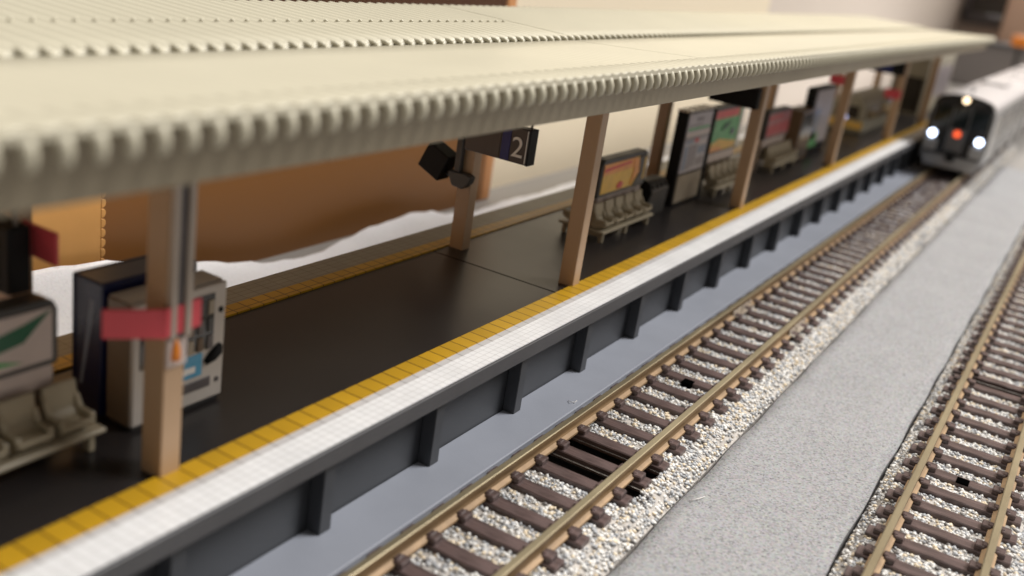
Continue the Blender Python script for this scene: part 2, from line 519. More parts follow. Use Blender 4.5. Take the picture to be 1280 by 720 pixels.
# ------------------------------------------------------------------ canopy
cn = thing('platform_canopy', (-66, 0, 7.8), 'long cream corrugated station roof on tan columns above the platform', 'canopy')
CY0, CY1 = -30, 412
PITCH = 1.97
def roof_z(x):
    """shallow valley roof: near slope falls to the middle, far slope rises behind it"""
    if x > -65.6:
        t = (x + 65.6) / 23.1
        return 39.42 + 1.33 * t
    t = (-65.6 - x) / 22.4
    return 39.75 + 0.55 * t
def corrug(name, xs, amp, ya, yb, thick=0.5, mat='roof'):
    n = int((yb - ya) / PITCH * 8)
    v = []
    for j in range(n + 1):
        y = ya + (yb - ya) * j / n
        ph = 2 * math.pi * y / PITCH
        w = max(-.55, math.cos(ph)) 
        for x, a in zip(xs, amp):
            v.append((x, y, roof_z(x) + a * w))
    k = len(xs)
    m = MB(MAT[mat])
    m.add(v, [(j * k + i, j * k + i + 1, (j + 1) * k + i + 1, (j + 1) * k + i) for j in range(n) for i in range(k - 1)], None, True)
    vb = [(p[0], p[1], roof_z(p[0]) - thick) for p in v]
    # underside and the ends
    m.add(vb, [(j * k + i, (j + 1) * k + i, (j + 1) * k + i + 1, j * k + i + 1) for j in range(n) for i in range(k - 1)], None, False)
    for i in (0, k - 1):
        for j in range(n):
            m.add([v[j * k + i], v[(j + 1) * k + i], vb[(j + 1) * k + i], vb[j * k + i]], [(0, 1, 2, 3)])
    for j in (0, n):
        for i in range(k - 1):
            m.add([v[j * k + i], v[j * k + i + 1], vb[j * k + i + 1], vb[j * k + i]], [(0, 1, 2, 3)])
    return m
SEAMR = 128.0
for a, b in ((CY0, SEAMR - .1), (SEAMR + .1, 271.9), (272.1, CY1)):
    xs = [-65.2, -60, -56, -53, -50, -48, -46, -44.4, -42.9, -42.15]
    am = [0.012, .012, .014, .02, .03, .04, .06, .08, .10, .11]
    corrug('x', xs, am, a, b).build('near_roof_panel', parent=cn)
    xs = [-88.2, -87.8, -82, -76, -75.2, -74.6, -70, -66, -65.5]
    am = [.21] * 9
    corrug('x', xs, am, a, b).build('far_roof_panel', parent=cn)
# rounded rib ends that hang over the near fascia, and knobs along the middle joint
m = mb('roof'); m2 = mb('roof'); m3 = mb('roof')
k = math.ceil(CY0 / PITCH)
while k * PITCH < CY1:
    y = k * PITCH
    z = roof_z(-43)
    if y > CY0 + .5:
        m.tube([(-46.5, y, z - .36), (-44.0, y, z - .33), (-42.9, y, z - .36), (-42.35, y, z - .62), (-42.15, y, z - 1.1), (-42.15, y, z - 1.65), (-42.35, y, z - 2.0)], [.26, .40, .45, .46, .42, .35, .15], 10)
        m2.tube([(-66.6, y, 39.72), (-65.35, y, 39.72), (-65.15, y, 39.6), (-65.1, y, 39.35)], [.26, .31, .29, .14], 8)
        if y < SEAMR:
            m3.tube([(-75.5, y, 40.14), (-75.2, y, 40.24), (-74.95, y, 40.14)], [.1, .26, .1], 6)
    k += 1
m.build('roof_rib_end', parent=cn)
m2.build('joint_rib_end', parent=cn)
m3.build('roof_joint_knob', parent=cn)
m = mb('fascia')
m.prism_y([(-45.2, 36.0), (-44.4, 36.0), (-44.2, 38.2), (-44.2, 40.0), (-45.2, 40.0)], CY0, CY1)
m.build('near_fascia', parent=cn, bevel=.12)
m = mb('fascia'); m.box(-88.0, -87.2, CY0, CY1, 36.9, 39.7)
m.build('far_fascia', parent=cn, bevel=.1)
MB(MAT['fascia']).box(-87.1, -45.25, CY0 + .2, CY1 - .2, 38.2, 38.55).build('ceiling_panel', parent=cn)
m = mb('fascia'); m.box(-87.1, -45.25, CY0, CY0 + .19, 36.9, 38.6)
m.build('end_fascia', parent=cn)
cols_y = [-20.5, 51, 122, 192.6, 264, 335, 395]
colo = None
for x in (-56.5, -74.9):
    for y in cols_y:
        if colo is None:
            c = mb('column'); c.box(x - 1.15, x + 1.15, y - 1.0, y + 1.0, 7.7, 38.19)
            colo = c.build('column', parent=cn, bevel=.14, seg=2); bx, by = x, y
        else:
            c = colo.copy(); col.objects.link(c); c.parent = cn
            c.location = Vector(((x - bx) * S, (y - by) * S, 0))
beam = None
for y in cols_y:
    if beam is None:
        b_ = mb('column'); b_.box(-86, -45.4, y - .8, y + .8, 37.0, 38.18); beam = b_.build('cross_beam', parent=cn, bevel=.1); by = y
    else:
        c = beam.copy(); col.objects.link(c); c.parent = cn; c.location = Vector((0, (y - by) * S, 0))

# ------------------------------------------------------------------ tracks
def track(cx, ya, yb, s0, label, hole_y, pits, joins, stone_hi, lhw, rhw):
    tr = thing('railway_track', (cx, (ya + yb) / 2, -6), label, 'track', 'parallel model railway tracks')
    PT = 5.12
    n0 = math.ceil((ya + 1.5 - s0) / PT); n1 = math.floor((yb - 1.5 - s0) / PT)
    sy = [s0 + PT * k for k in range(n0, n1 + 1)]
    # ballast: bed profile and loose looking stones
    prof = [(-lhw, -4.3), (-lhw + 1.4, -3.15), (-7.0, -2.75), (7.0, -2.75), (rhw - 1.4, -3.15), (rhw, -4.3)]
    prof = [(a, b + .12) for a, b in prof]
    def bz(x):
        for (a, za), (b, zb) in zip(prof, prof[1:]):
            if a <= x <= b:
                return za + (zb - za) * (x - a) / (b - a)
        return -4.5
    V, Fc, MI = [], [], []
    nb = [-lhw, -lhw + .7, -lhw + 1.4, -7, -3.5, 0, 3.5, 7, rhw - 1.4, rhw - .7, rhw]
    ysb = []
    y = ya
    edges = sorted([ya, yb] + [e for p in pits for e in p])
    for a, b in zip(edges, edges[1:]):
        pit = any(p[0] - .01 <= a and b <= p[1] + .01 for p in pits)
        nn = max(1, int((b - a) / 6))
        for j in range(nn):
            u0 = a + (b - a) * j / nn; u1 = a + (b - a) * (j + 1) / nn
            o = len(V)
            for u in (u0, u1):
                for x in nb:
                    inner = abs(x) <= 7.0
                    V.append((cx + x, u, bz(x) - (1.1 if pit and inner else 0)))
            q = len(nb)
            for i in range(q - 1):
                Fc.append((o + i, o + i + 1, o + q + i + 1, o + q + i)); MI.append(0 if not (pit and abs(nb[i]) <= 7 and abs(nb[i + 1]) <= 7) else 5)
    for sgn in (0, -1):   # outer skirts
        x = nb[sgn]
        o = len(V)
        V += [(cx + x, ya, bz(x)), (cx + x, yb, bz(x)), (cx + x, yb, -5.98), (cx + x, ya, -5.98)]
        Fc.append((o, o + 1, o + 2, o + 3)); MI.append(0)
    Vb = np.array(V) ; nv0 = len(V)
    # icosphere template
    bmt = bmesh.new(); bmesh.ops.create_icosphere(bmt, subdivisions=1, radius=1)
    tv = np.array([v.co[:] for v in bmt.verts]); tf = np.array([[v.index for v in f.verts] for f in bmt.faces]); bmt.free()
    rs = np.random.RandomState(int(abs(cx) * 10) + 3)
    pts = []
    def scatter(y_a, y_b, dens, r0, r1):
        n = int((y_b - y_a) * (lhw + rhw) * dens)
        xx = rs.uniform(-lhw + .1, rhw - .1, n); yy = rs.uniform(y_a, y_b, n)
        rr = rs.uniform(r0, r1, n)
        for x, y_, r in zip(xx, yy, rr):
            if any(p[0] - .25 < y_ < p[1] + .25 and abs(x) < 7.0 for p in pits):
                continue
            k = (y_ - s0) / PT
            dk = abs(k - round(k)) * PT
            if abs(x) < 7.2 and dk < 1.06 + r * .2:
                continue
            if hole_y is not None and abs(y_ - hole_y) < 1.0 and abs(x) < 1.0:
                continue
            pts.append((cx + x, y_, bz(x) + rs.uniform(-.06, .16) - .02 * r, r))
    scatter(ya, stone_hi, 9.0, .13, .32)
    scatter(stone_hi, yb, 2.2, .25, .45)
    P = np.array(pts)
    n = len(P)
    sc = 1 + rs.uniform(-.35, .35, (n, len(tv), 3)) * .8
    ax = rs.uniform(.75, 1.25, (n, 1, 3)); ax[:, :, 2] *= .8
    VS = tv[None] * sc * ax * P[:, None, 3:4] + P[:, None, :3]
    FS = tf[None] + (np.arange(n) * len(tv))[:, None, None] + nv0
    mi = rs.choice([1, 1, 1, 1, 1, 1, 2, 2, 3, 3, 3, 3, 4], n)
    allv = np.concatenate([Vb, VS.reshape(-1, 3)]) - np.array(ORG[tr.name])
    allv *= S
    quads = np.array(Fc); tris = FS.reshape(-1, 3)
    me = bpy.data.meshes.new('ballast')
    me.vertices.add(len(allv)); me.vertices.foreach_set('co', allv.ravel().astype(np.float32))
    nl = quads.size + tris.size
    me.loops.add(nl); me.loops.foreach_set('vertex_index', np.concatenate([quads.ravel(), tris.ravel()]).astype(np.int32))
    me.polygons.add(len(quads) + len(tris))
    me.polygons.foreach_set('loop_start', np.concatenate([np.arange(len(quads)) * 4, quads.size + np.arange(len(tris)) * 3]).astype(np.int32))
    me.polygons.foreach_set('material_index', np.concatenate([MI, np.repeat(mi, len(tf))]).astype(np.int32))
    for mm in ('bed', 'stone_w', 'stone_c', 'stone_g', 'stone_d', 'brown'):
        me.materials.append(MAT[mm])
    me.update(calc_edges=True)
    bo = bpy.data.objects.new('ballast', me); col.objects.link(bo); bo.parent = tr
    tag(bo, kind='stuff')
    # rails
    for s in (-1, 1):
        x = cx + 4.82 * s
        m = MB(MAT['rail'])
        hw, wb, ft = .40, .17, .78
        prof_r = [(x - ft, -1.98), (x + ft, -1.98), (x + ft, -1.72), (x + wb + .12, -1.5), (x + wb, -1.3), (x + wb, -.72), (x + hw, -.55), (x + hw, -.08), (x + hw - .1, 0), (x - hw + .1, 0), (x - hw, -.08), (x - hw, -.55), (x - wb, -.72), (x - wb, -1.3), (x - wb - .12, -1.5), (x - ft, -1.72)]
        nn = len(prof_r)
        vv = [(a, ya, b) for a, b in prof_r] + [(a, yb, b) for a, b in prof_r]
        m.add(vv, [tuple(range(nn)), tuple(range(2 * nn - 1, nn - 1, -1))])
        for i in range(nn):
            top = i in (7, 8, 9, 10)
            m.add([vv[i], vv[nn + i], vv[nn + (i + 1) % nn], vv[(i + 1) % nn]], [(0, 1, 2, 3)], MAT['rail'] if top else (MAT['railfoot'] if i in (1, 2, 13, 14, 15) else MAT['railside']))
        m.build('rail', parent=tr)
    # sleepers
    so_ = None
    for j, y in enumerate(sy):
        if so_ is None:
            m = mb('sleeper')
            m.box(cx - 7.1, cx + 7.1, y - 1.03, y + 1.03, -3.1, -2.02)
            for s in (-1, 1):
                for q in (-1, 1):
                    xc = cx + 4.82 * s + q * 1.02
                    m.box(xc - .52, xc + .52, y - .78, y + .78, -2.1, -1.4)
                    m.box(cx + 4.82 * s + q * .62 - .3, cx + 4.82 * s + q * .62 + .3, y - .5, y + .5, -1.7, -1.28)
            so_ = m.build('sleeper', parent=tr, bevel=.12); y_s = y
        else:
            c = so_.copy(); col.objects.link(c); c.parent = tr
            c.location = Vector((rnd.uniform(-.05, .05) * S, (y - y_s) * S, rnd.uniform(-.03, .03) * S))
    if hole_y is not None:
        m = MB(pbr('hole_shade_black', (4, 4, 4), 1.0, var=0, spec=0.0)); m.box(cx - .75, cx + .7, hole_y - .75, hole_y + .75, -2.6, -1.9)  # solid black block; the shade inside the hole is put into its colour
        m.build('feeder_hole_shade', parent=tr)
    for (side, yj) in joins:
        x = cx + 4.82 * side
        m = mb('joiner')
        for q in (-1, 1):
            m.box(x + q * .30, x + q * .62, yj - 4.5, yj + 4.5, -1.75, -.75)
            m.box(x + q * .55, x + q * 1.35, yj - 4.3, yj + 4.3, -1.72, -1.5)
        m.box(x - .9, x + .9, yj - 1.1, yj - .5, -1.7, -.62)
        m.build('rail_joiner', parent=tr, bevel=.1)
    return tr
track(-38.1, 40, 480, 96.66, 'model railway track alongside the platform, the one the train stands on', 126.3, [(90.0, 93.3), (95.6, 98.9)] and [(92.9, 95.4), (98.0, 100.6)], [(-1, 161.5), (1, 160.9)], 250, 9.4, 10.0)
track(-1.9, 40, 340, 121.25, 'model railway track nearest the lower right corner, empty of trains', 126.1, [(163.6, 166.0)], [], 250, 8.5, 9.4)

# ------------------------------------------------------------------ vending machines
vm = thing('vending_machine', (-64.3, 58.5, 7.75), 'pale grey vending machine with dark display window behind the nearest column', 'vending machine')
X0, X1, YA, YB, ZA, ZB = -66.0, -62.7, 53.3, 63.6, 8.1, 19.4
m = mb('vendside'); m.box(X0, X1 - .5, YA, YB, ZA, ZB - .05); m.build('cabinet', parent=vm, bevel=.12)
m = mb('vend'); m.box(X1 - .49, X1, YA, YB, ZA, ZB); m.build('front_door', parent=vm, bevel=.15)
m = mb('vend'); m.box(X0 + .1, X1 - .5, YA + .1, YB - .1, ZB - .04, ZB + .12); m.build('top_cover', MAT['vendside'], parent=vm, bevel=.1)
m = mb('glassdark'); m.box(X1 - .1, X1 + .08, 54.0, 62.1, 13.4, 18.6)
for r_ in range(3):
    z = 17.6 - 1.7 * r_
    for c_ in range(7):
        y = 54.6 + 1.12 * c_
        m.box(X1 + .05, X1 + .22, y, y + .62, z - .85, z + .45, [MAT['slot'], MAT['darkgrey'], MAT['beige'], MAT['brown']][(r_ * 3 + c_ * 5) % 4])
m.build('display_window', parent=vm)
m = mb('cyan'); m.box(X1, X1 + .06, 57.2, 60.9, 10.9, 13.1); m.box(X1 + .06, X1 + .1, 58.2, 60.1, 11.4, 12.0, MAT['white']); m.box(X1 + .06, X1 + .1, 57.7, 58.8, 11.9, 12.6, MAT['slot'])
m.build('poster', parent=vm)
m = mb('slot'); m.box(X1 - .05, X1 + .1, 56.0, 62.0, 9.5, 10.5); m.build('delivery_flap', parent=vm, bevel=.05)
m = mb('blackplastic'); m.tube([(X1, 61.3, 12.0), (X1 + .25, 61.9, 12.5), (X1 + .25, 62.5, 12.9), (X1, 63.0, 13.3)], [.35, .5, .5, .3], 8); m.build('coin_slot', parent=vm)
m = mb('blackplastic'); m.disc((X1 - .02, 62.9, 16.8), .28, (1, 0, 0), .12, 14); m.disc((X1 - .02, 62.8, 9.9), .24, (1, 0, 0), .12, 14, MAT['slot']); m.build('lock', parent=vm)
m = mb('darkgrey'); m.box(X0 + .3, X1 - .3, YA + .3, YB - .3, 7.76, 8.1); m.build('plinth', parent=vm)

vb = thing('vending_machine', (-68.8, 58.5, 7.75), 'navy blue vending machine standing back to back with the pale grey one', 'vending machine')
m = mb('navy'); m.box(-69.6, -66.3, 53.0, 63.4, 8.0, 20.3); m.build('cabinet', parent=vb, bevel=.15)
m = mb('navy'); m.box(-70.1, -69.61, 53.0, 63.4, 8.0, 20.3); m.build('front_door', parent=vb, bevel=.12)
m = mb('glassdark'); m.box(-70.2, -70.05, 54, 62, 14, 19.4); m.build('display_window', parent=vb)
m = mb('mapblue'); m.add([(-69.0, 52.97, 10.4), (-68.6, 52.97, 10.4), (-67.0, 52.97, 18.6), (-67.7, 52.97, 18.6)], [(0, 1, 2, 3)]); m.build('painted_reflection', parent=vb)  # pale streak painted on the cabinet side to stand in for a reflection
m = mb('darkgrey'); m.box(-69.6, -66.5, 53.3, 63.1, 7.76, 8.0); m.build('plinth', parent=vb)

# ------------------------------------------------------------------ benches with light boxes
def bench(y0, label, ad, zlo, zhi, ylb, length=20.0, nseat=5, frame='darkgrey'):
    cx = -66.0
    t = thing('platform_bench', (cx, y0 + length / 2, 7.75), label, 'bench', 'double benches with advertising light boxes')
    for s in (1, -1):
        m = mb('seat')
        a, b = cx + s * 1.0, cx + s * 4.1
        m.box(a, b, y0, y0 + length, 9.35, 9.8)
        m.build('seat_rail', parent=t, bevel=.12)
        for k in range(3):
            y = y0 + .8 + (length - 2.2) * k / 2
            m = mb('seat'); m.box(cx + s * 2.9, cx + s * 3.7, y, y + .6, 7.78, 9.36); m.box(cx + s * 1.2, cx + s * 2.9, y + .1, y + .5, 8.6, 9.36)
            m.build('leg', parent=t, bevel=.08)
        w = (length - 1.0) / nseat
        for k in range(nseat):
            ya = y0 + .4 + w * k + .35; yb = ya + w - .75
            # seat shell: curved section swept along Y
            sec = [(1.15, 13.6), (1.55, 13.75), (1.75, 12.6), (1.85, 11.5), (2.3, 10.95), (3.3, 10.9), (3.95, 11.15), (4.15, 10.85), (3.6, 10.3), (2.0, 9.85), (1.3, 10.0)]
            m = mb('seat')
            pts = [(cx + s * p, q) for p, q in sec]
            m.prism_y(pts, ya, yb)
            for yy in (ya, yb - .28):
                m.prism_y([(cx + s * 1.5, 12.6), (cx + s * 1.9, 12.5), (cx + s * 2.4, 11.5), (cx + s * 3.9, 11.5), (cx + s * 3.9, 10.9), (cx + s * 1.6, 10.6)], yy - .12, yy + .4)
            m.build('seat', parent=t, bevel=.14)
    # light box between the two rows of seats
    ya, yb = ylb
    m = mb(frame)
    r = 1.1
    pts = [(ya, zlo), (yb, zlo), (yb, zhi - r), (yb - .3 * r, zhi - .3 * r), (yb - r, zhi), (ya + r, zhi), (ya + .3 * r, zhi - .3 * r), (ya, zhi - r)]
    m.prism_x(pts, cx - .95, cx + .95)
    lb = m.build('light_box', parent=t, bevel=.12)
    for y in (ya + .6, yb - 1.2):
        m = mb('greymetal'); m.box(cx - .35, cx + .35, y, y + .6, 7.78, zlo); m.build('post', parent=t)
    m = mb('adwhite'); m.box(cx - .5, cx + .6, ya + 1, yb - .3, zlo - 1.9, zlo - .1); m.build('lower_panel', parent=t)
    for s in (1, -1):
        xs = cx + s * .96
        m = MB(MAT[ad[0][4]])
        for i, (u0, u1, v0, v1, mt) in enumerate(ad):
            W, H = (yb - ya - 1.2), (zhi - zlo - 1.3)
            a_, b_ = ya + .6 + W * u0, ya + .6 + W * u1
            c_, d_ = zlo + .55 + H * v0, zlo + .55 + H * v1
            if isinstance(mt, tuple):
                mt, shp = mt
                pp = [(ya + .6 + W * u, zlo + .55 + H * v_) for u, v_ in shp]
            else:
                pp = [(a_, c_), (b_, c_), (b_, d_), (a_, d_)]
            d = .03 * (i + 1)
            x_ = xs + s * (.04 + d)
            n_ = len(pp)
            vv = [(xs - s * .1, p, q) for p, q in pp] + [(x_, p, q) for p, q in pp]
            m.add(vv, [tuple(range(n_, 2 * n_))] + [(j, (j + 1) % n_, n_ + (j + 1) % n_, n_ + j) for j in range(n_)], MAT[mt])
        m.build('poster', parent=lb)
    return t
leafad = [(0, 1, 0, 1, 'adwhite'),
          (0, 0, 0, 0, ('leaf', [(.40, .40), (.62, .30), (.86, .46), (1.0, .98), (.86, .80), (.70, .66), (.50, .60)])),
          (0, 0, 0, 0, ('adgreen', [(.0, .30), (.2, .38), (.45, .60), (.5, .66), (.3, .60), (.08, .5)])),
          (0, 0, 0, 0, ('adgreen', [(.25, .05), (.55, .18), (.85, .10), (.66, .30), (.40, .30)]))]
bench(30.2, 'beige double bench at the left edge with a white poster of green leaves', leafad, 15.2, 20.9, (29.0, 48.0))
orangead = [(0, 1, 0, 1, 'adyellow'),
            (0, 0, 0, 0, ('adorange', [(0, .62), (.7, .66), (.72, 1), (0, 1)])),
            (0, 0, 0, 0, ('adred', [(.02, .74), (.30, .80), (.62, .84), (.62, .92), (.02, .86)])),
            (0, 0, 0, 0, ('adred', [(.36, .05), (.46, .05), (.50, .2), (.42, .3), (.35, .2)])),
            (0, 0, 0, 0, ('adorange', [(.66, .05), (.84, .45), (.80, .95), (.68, .98), (.70, .5)])),
            (0, 0, 0, 0, ('darkgrey', [(.84, 1), (.80, .95), (.86, .45), (.72, 0), (1, 0), (1, 1)])),
            (0, 0, 0, 0, ('adyellow', [(.93, .15), (.96, .15), (.97, .95), (.94, .95)]))]
bench(143.3, 'beige double bench behind the second column with an orange and yellow poster', orangead, 14.2, 20.4, (145.6, 163.6))
greenad = [(0, 1, 0, 1, 'adgreen'),
           (0, 0, 0, 0, ('adred', [(0, .80), (.85, .80), (.85, 1), (0, 1)])),
           (0, 0, 0, 0, ('adyellow', [(0, 0), (.9, 0), (.9, .16), (.6, .22), (.3, .30), (0, .20)])),
           (0, 0, 0, 0, ('adorange', [(0, 0), (.5, 0), (.3, .12), (0, .1)])),
           (0, 0, 0, 0, ('navy', [(.64, .34), (.78, .36), (.76, .5), (.66, .5)])),
           (0, 0, 0, 0, ('leaf', [(.3, .5), (.5, .55), (.6, .7), (.4, .66)])),
           (0, 0, 0, 0, ('white', [(.92, 0), (1, 0), (1, 1), (.92, 1)]))]
bench(195.0, 'beige double bench under a tall red, green and yellow poster by the third column', greenad, 15.8, 25.4, (193.6, 212.0))
redad = [(0, 1, 0, 1, 'adpink'), (0, 0, 0, 0, ('maroon', [(0, .1), (1, .1), (1, .55), (0, .5)])), (0, 0, 0, 0, ('maroon', [(0, .75), (.6, .78), (.6, .9), (0, .9)]))]
bench(234.0, 'beige double bench under a small pink and dark red poster beyond the third column', redad, 15.2, 22.0, (231.5, 250.0))

# ------------------------------------------------------------------ bins, boards
tb = thing('litter_bin', (-65.8, 169, 7.75), 'dark grey litter bin with round holes between the orange poster bench and the board', 'litter bin')
m = mb('darkgrey'); m.prism_y([(-67.4, 7.78), (-64.3, 7.78), (-64.0, 12.6), (-64.6, 13.6), (-65.4, 14.2), (-67.4, 14.2)], 165.8, 173.8); m.build('bin_body', parent=tb, bevel=.15)
m = mb('blackplastic')
for k in range(4):
    c0 = Vector((-64.45, 167.0 + 1.9 * k, 13.3)); m.disc(c0, .45, (.85, 0, .6), .22, 14)
m.build('bin_opening', parent=tb)
m = mb('blackplastic'); m.prism_y([(-67.4, 9.2), (-64.6, 9.2), (-63.7, 12.6), (-64.1, 13.9), (-65.4, 14.6), (-67.4, 14.6)], 165.0, 165.75); m.build('end_cover', parent=tb, bevel=.1)

bd = thing('information_board', (-65.9, 185, 7.75), 'tall dark framed information board with pale timetables beside the litter bin', 'information board')
m = mb('blackplastic'); m.box(-67.0, -64.8, 178.7, 192.3, 7.78, 25.6); m.build('board_body', parent=bd, bevel=.15)
m = mb('greymetal'); m.box(-67.1, -64.5, 178.6, 192.4, 25.61, 25.95); m.build('top_rail', parent=bd, bevel=.08)
m = mb('map'); X = -64.79
m.box(X - .05, X + .1, 179.3, 191.7, 14.0, 25.3)
def pr(u0, u1, v0, v1, mt, d=.05):
    m.box(X + .08, X + .1 + d, 179.3 + 12.4 * u0, 179.3 + 12.4 * u1, 14.0 + 11.3 * v0, 14 + 11.3 * v1, MAT[mt])
pr(.05, .95, .72, .76, 'adgreen'); pr(.35, .62, .86, .93, 'mapgrey'); pr(0, 1, .56, .61, 'mapgrey'); pr(0, 1, .61, .69, 'adwhite')
pr(.05, .35, .50, .55, 'mapblue'); pr(.42, .58, .50, .57, 'adred'); pr(.05, .2, .05, .46, 'mapblue'); pr(.25, .38, .05, .46, 'mapgrey'); pr(.43, .55, .08, .46, 'mapgrey')
pr(.62, .95, .28, .42, 'mapblue'); pr(.62, .95, .08, .22, 'mapgrey'); pr(.62, .95, .45, .5, 'adwhite')
for k in range(6):
    pr(.08 + .1 * k, .13 + .1 * k, .79, .82, 'mapgrey', .06)
m.build('timetable', parent=bd)
m = mb('beige'); m.box(-64.85, -64.6, 179.3, 191.7, 8.3, 13.6); m.build('lower_panel', parent=bd)
m = mb('blackplastic'); m.box(-67, -64.4, 192.45, 193.2, 7.78, 25.6); m.build('end_post', parent=bd)

bd2 = thing('information_board', (-65.6, 277, 7.75), 'tall dark framed board with a pale violet and blue panel before the fourth column', 'information board')
m = mb('blackplastic'); m.box(-66.8, -64.4, 267, 288, 7.78, 25.4); m.build('board_body', parent=bd2, bevel=.15)
m = mb('map'); m.box(-64.4, -64.2, 268.4, 287, 10.5, 24.8); m.box(-64.25, -64.1, 268.4, 275, 12, 20, MAT['mapblue']); m.box(-64.25, -64.1, 270, 277, 9.8, 13.5, MAT['adgreen']); m.build('timetable', parent=bd2)
vm3 = thing('vending_machine', (-65.2, 260, 7.75), 'dark brown vending machine between the pink poster bench and the tall board', 'vending machine')
m = mb('brown'); m.box(-67.5, -63.2, 254.5, 266, 7.9, 20.8); m.build('cabinet', parent=vm3, bevel=.2)
m = mb('glassdark'); m.box(-63.25, -63.1, 255.4, 264.9, 13.4, 19.8); m.build('display_window', parent=vm3)
m = mb('darkgrey'); m.box(-63.25, -63.1, 256, 264, 9.2, 10.6); m.build('delivery_flap', parent=vm3)

sh = thing('waiting_shelter', (-69, 350, 7.75), 'grey olive waiting shelter with a yellow lower band far down the platform', 'shelter')
m = mb('olive'); m.prism_y([(-74, 7.8), (-63.8, 7.8), (-63.8, 16.5), (-66, 19), (-72, 19), (-74, 16.5)], 330, 376); m.build('shelter_body', parent=sh, bevel=.3)
m = mb('yellow'); m.box(-74.2, -63.6, 329.4, 330.6, 9.2, 11.6); m.build('yellow_band', parent=sh, bevel=.1)
m = mb('glassdark'); m.box(-72.5, -65.5, 329.8, 330.1, 12.4, 16.2); m.box(-63.82, -63.65, 334, 372, 12.2, 15.6); m.build('window', parent=sh)
st = thing('stair_enclosure', (-67, 432, 7.75), 'tall brown grey stair enclosure at the far end of the platform', 'stairway')
m = mb('olive'); m.box(-73, -60.5, 412, 470, 7.8, 30); m.build('enclosure_wall', parent=st, bevel=.3)
m = mb('glassdark'); m.box(-72, -61.5, 411.7, 411.99, 9, 22); m.build('doorway', parent=st)
m = mb('mapgrey'); m.box(-60.5, -60.2, 416, 466, 14, 26); m.build('window', parent=st)

# ------------------------------------------------------------------ hanging signs
def hang_sign(x0, x1, y0, y1, z0, z1, label, body, number=False):
    t = thing('hanging_sign', ((x0 + x1) / 2, (y0 + y1) / 2, z0), label, 'sign', 'signs hanging under the canopy')
    m = mb(body); m.box(x0, x1, y0, y1, z0, z1); m.build('sign_box', parent=t, bevel=.18, seg=2)
    for x in (x0 + 1.2, x1 - .5):
        m = mb('greymetal'); m.tube([(x, (y0 + y1) / 2, z1 - .1), (x, (y0 + y1) / 2, 38.19)], .18, 8); m.build('rod', parent=t)
    return t
s2 = hang_sign(-73.6, -63.6, 117.6, 119.6, 23.25, 28.1, 'dark hanging platform sign with a white number 2 and a blue band', 'signgrey', True)
m = mb('blue'); m.box(-67.75, -66.45, 117.5, 117.62, 23.42, 27.9); m.build('blue_band', parent=s2)
m = mb('white'); m.box(-63.98, -63.86, 117.5, 117.62, 23.5, 27.9); m.build('edge_line', parent=s2)
m = mb('blackplastic'); m.box(-63.72, -63.5, 117.55, 119.65, 23.2, 28.1); m.build('end_cap', parent=s2, bevel=.08)
m = mb('signgrey'); m.box(-72.9, -68.0, 117.52, 117.62, 23.6, 27.9); m.build('name_panel', parent=s2)
fc = bpy.data.curves.new('number', 'FONT'); fc.body = '2'; fc.size = 3.9 * S; fc.extrude = .03 * S; fc.align_x = 'CENTER'
fc.materials.append(MAT['white'])
tmp = bpy.data.objects.new('number', fc); col.objects.link(tmp)
bpy.context.view_layer.update()
nm = bpy.data.meshes.new_from_object(tmp.evaluated_get(bpy.context.evaluated_depsgraph_get()))
bpy.data.objects.remove(tmp)
fo = bpy.data.objects.new('number', nm); col.objects.link(fo); fo.parent = s2
fo.location = (Vector((-65.25, 117.5, 24.15)) - ORG[s2.name]) * S
fo.rotation_euler = (math.radians(90), 0, 0)
hang_sign(-65.6, -56.0, 189.4, 191.3, 27.3, 31.2, 'black hanging sign without visible writing beside the third column', 'blackplastic')
s4 = hang_sign(-66.4, -56.0, 331.6, 333.4, 27.5, 31.4, 'dark hanging sign with a blue middle farthest down the platform', 'blackplastic')
m = mb('blue'); m.box(-64, -59.5, 331.45, 331.62, 28, 31); m.build('blue_band', parent=s4)
s1 = hang_sign(-73.2, -69.2, 46.6, 48.6, 19.8, 25.4, 'black and blue hanging sign at the left edge in front of the brown column', 'blackplastic')
m = mb('navy'); m.box(-73.1, -70.5, 46.45, 46.62, 20, 25.2); m.build('blue_band', parent=s1)

# speaker box and clamp on the back column near the number sign
sp = thing('loudspeaker', (-79.5, 121, 18), 'black box shaped loudspeaker tilted on a clamp left of the number sign', 'loudspeaker')
m = mb('blackplastic')
m.box(-2.0, 2.0, -1.5, 1.5, -2.05, 2.05)
m.v = [tuple(Matrix.Rotation(math.radians(24), 3, 'Y') @ Vector(p) + Vector((-79.5, 120.8, 19.9))) for p in m.v]
m.build('speaker_box', parent=sp, bevel=.2, seg=2)
m = mb('darkgrey'); m.tube([(-78.2, 120.8, 18.6), (-77.2, 120.9, 18.2), (-76.1, 121, 18.3)], .3, 8); m.build('arm', parent=sp)
m = mb('darkgrey'); m.prism_y([(-76.9, 18.6), (-76.2, 17.2), (-74.4, 17.0), (-73.3, 18.0), (-73.0, 19.0), (-74, 19.3), (-77.1, 19.2)], 119.6, 120.95); m.build('clamp', parent=sp, bevel=.15)
m = mb('darkgrey'); m.box(-76.3, -75.3, 119.9, 120.9, 19.2, 30.0); m.build('bracket', parent=sp, bevel=.1)

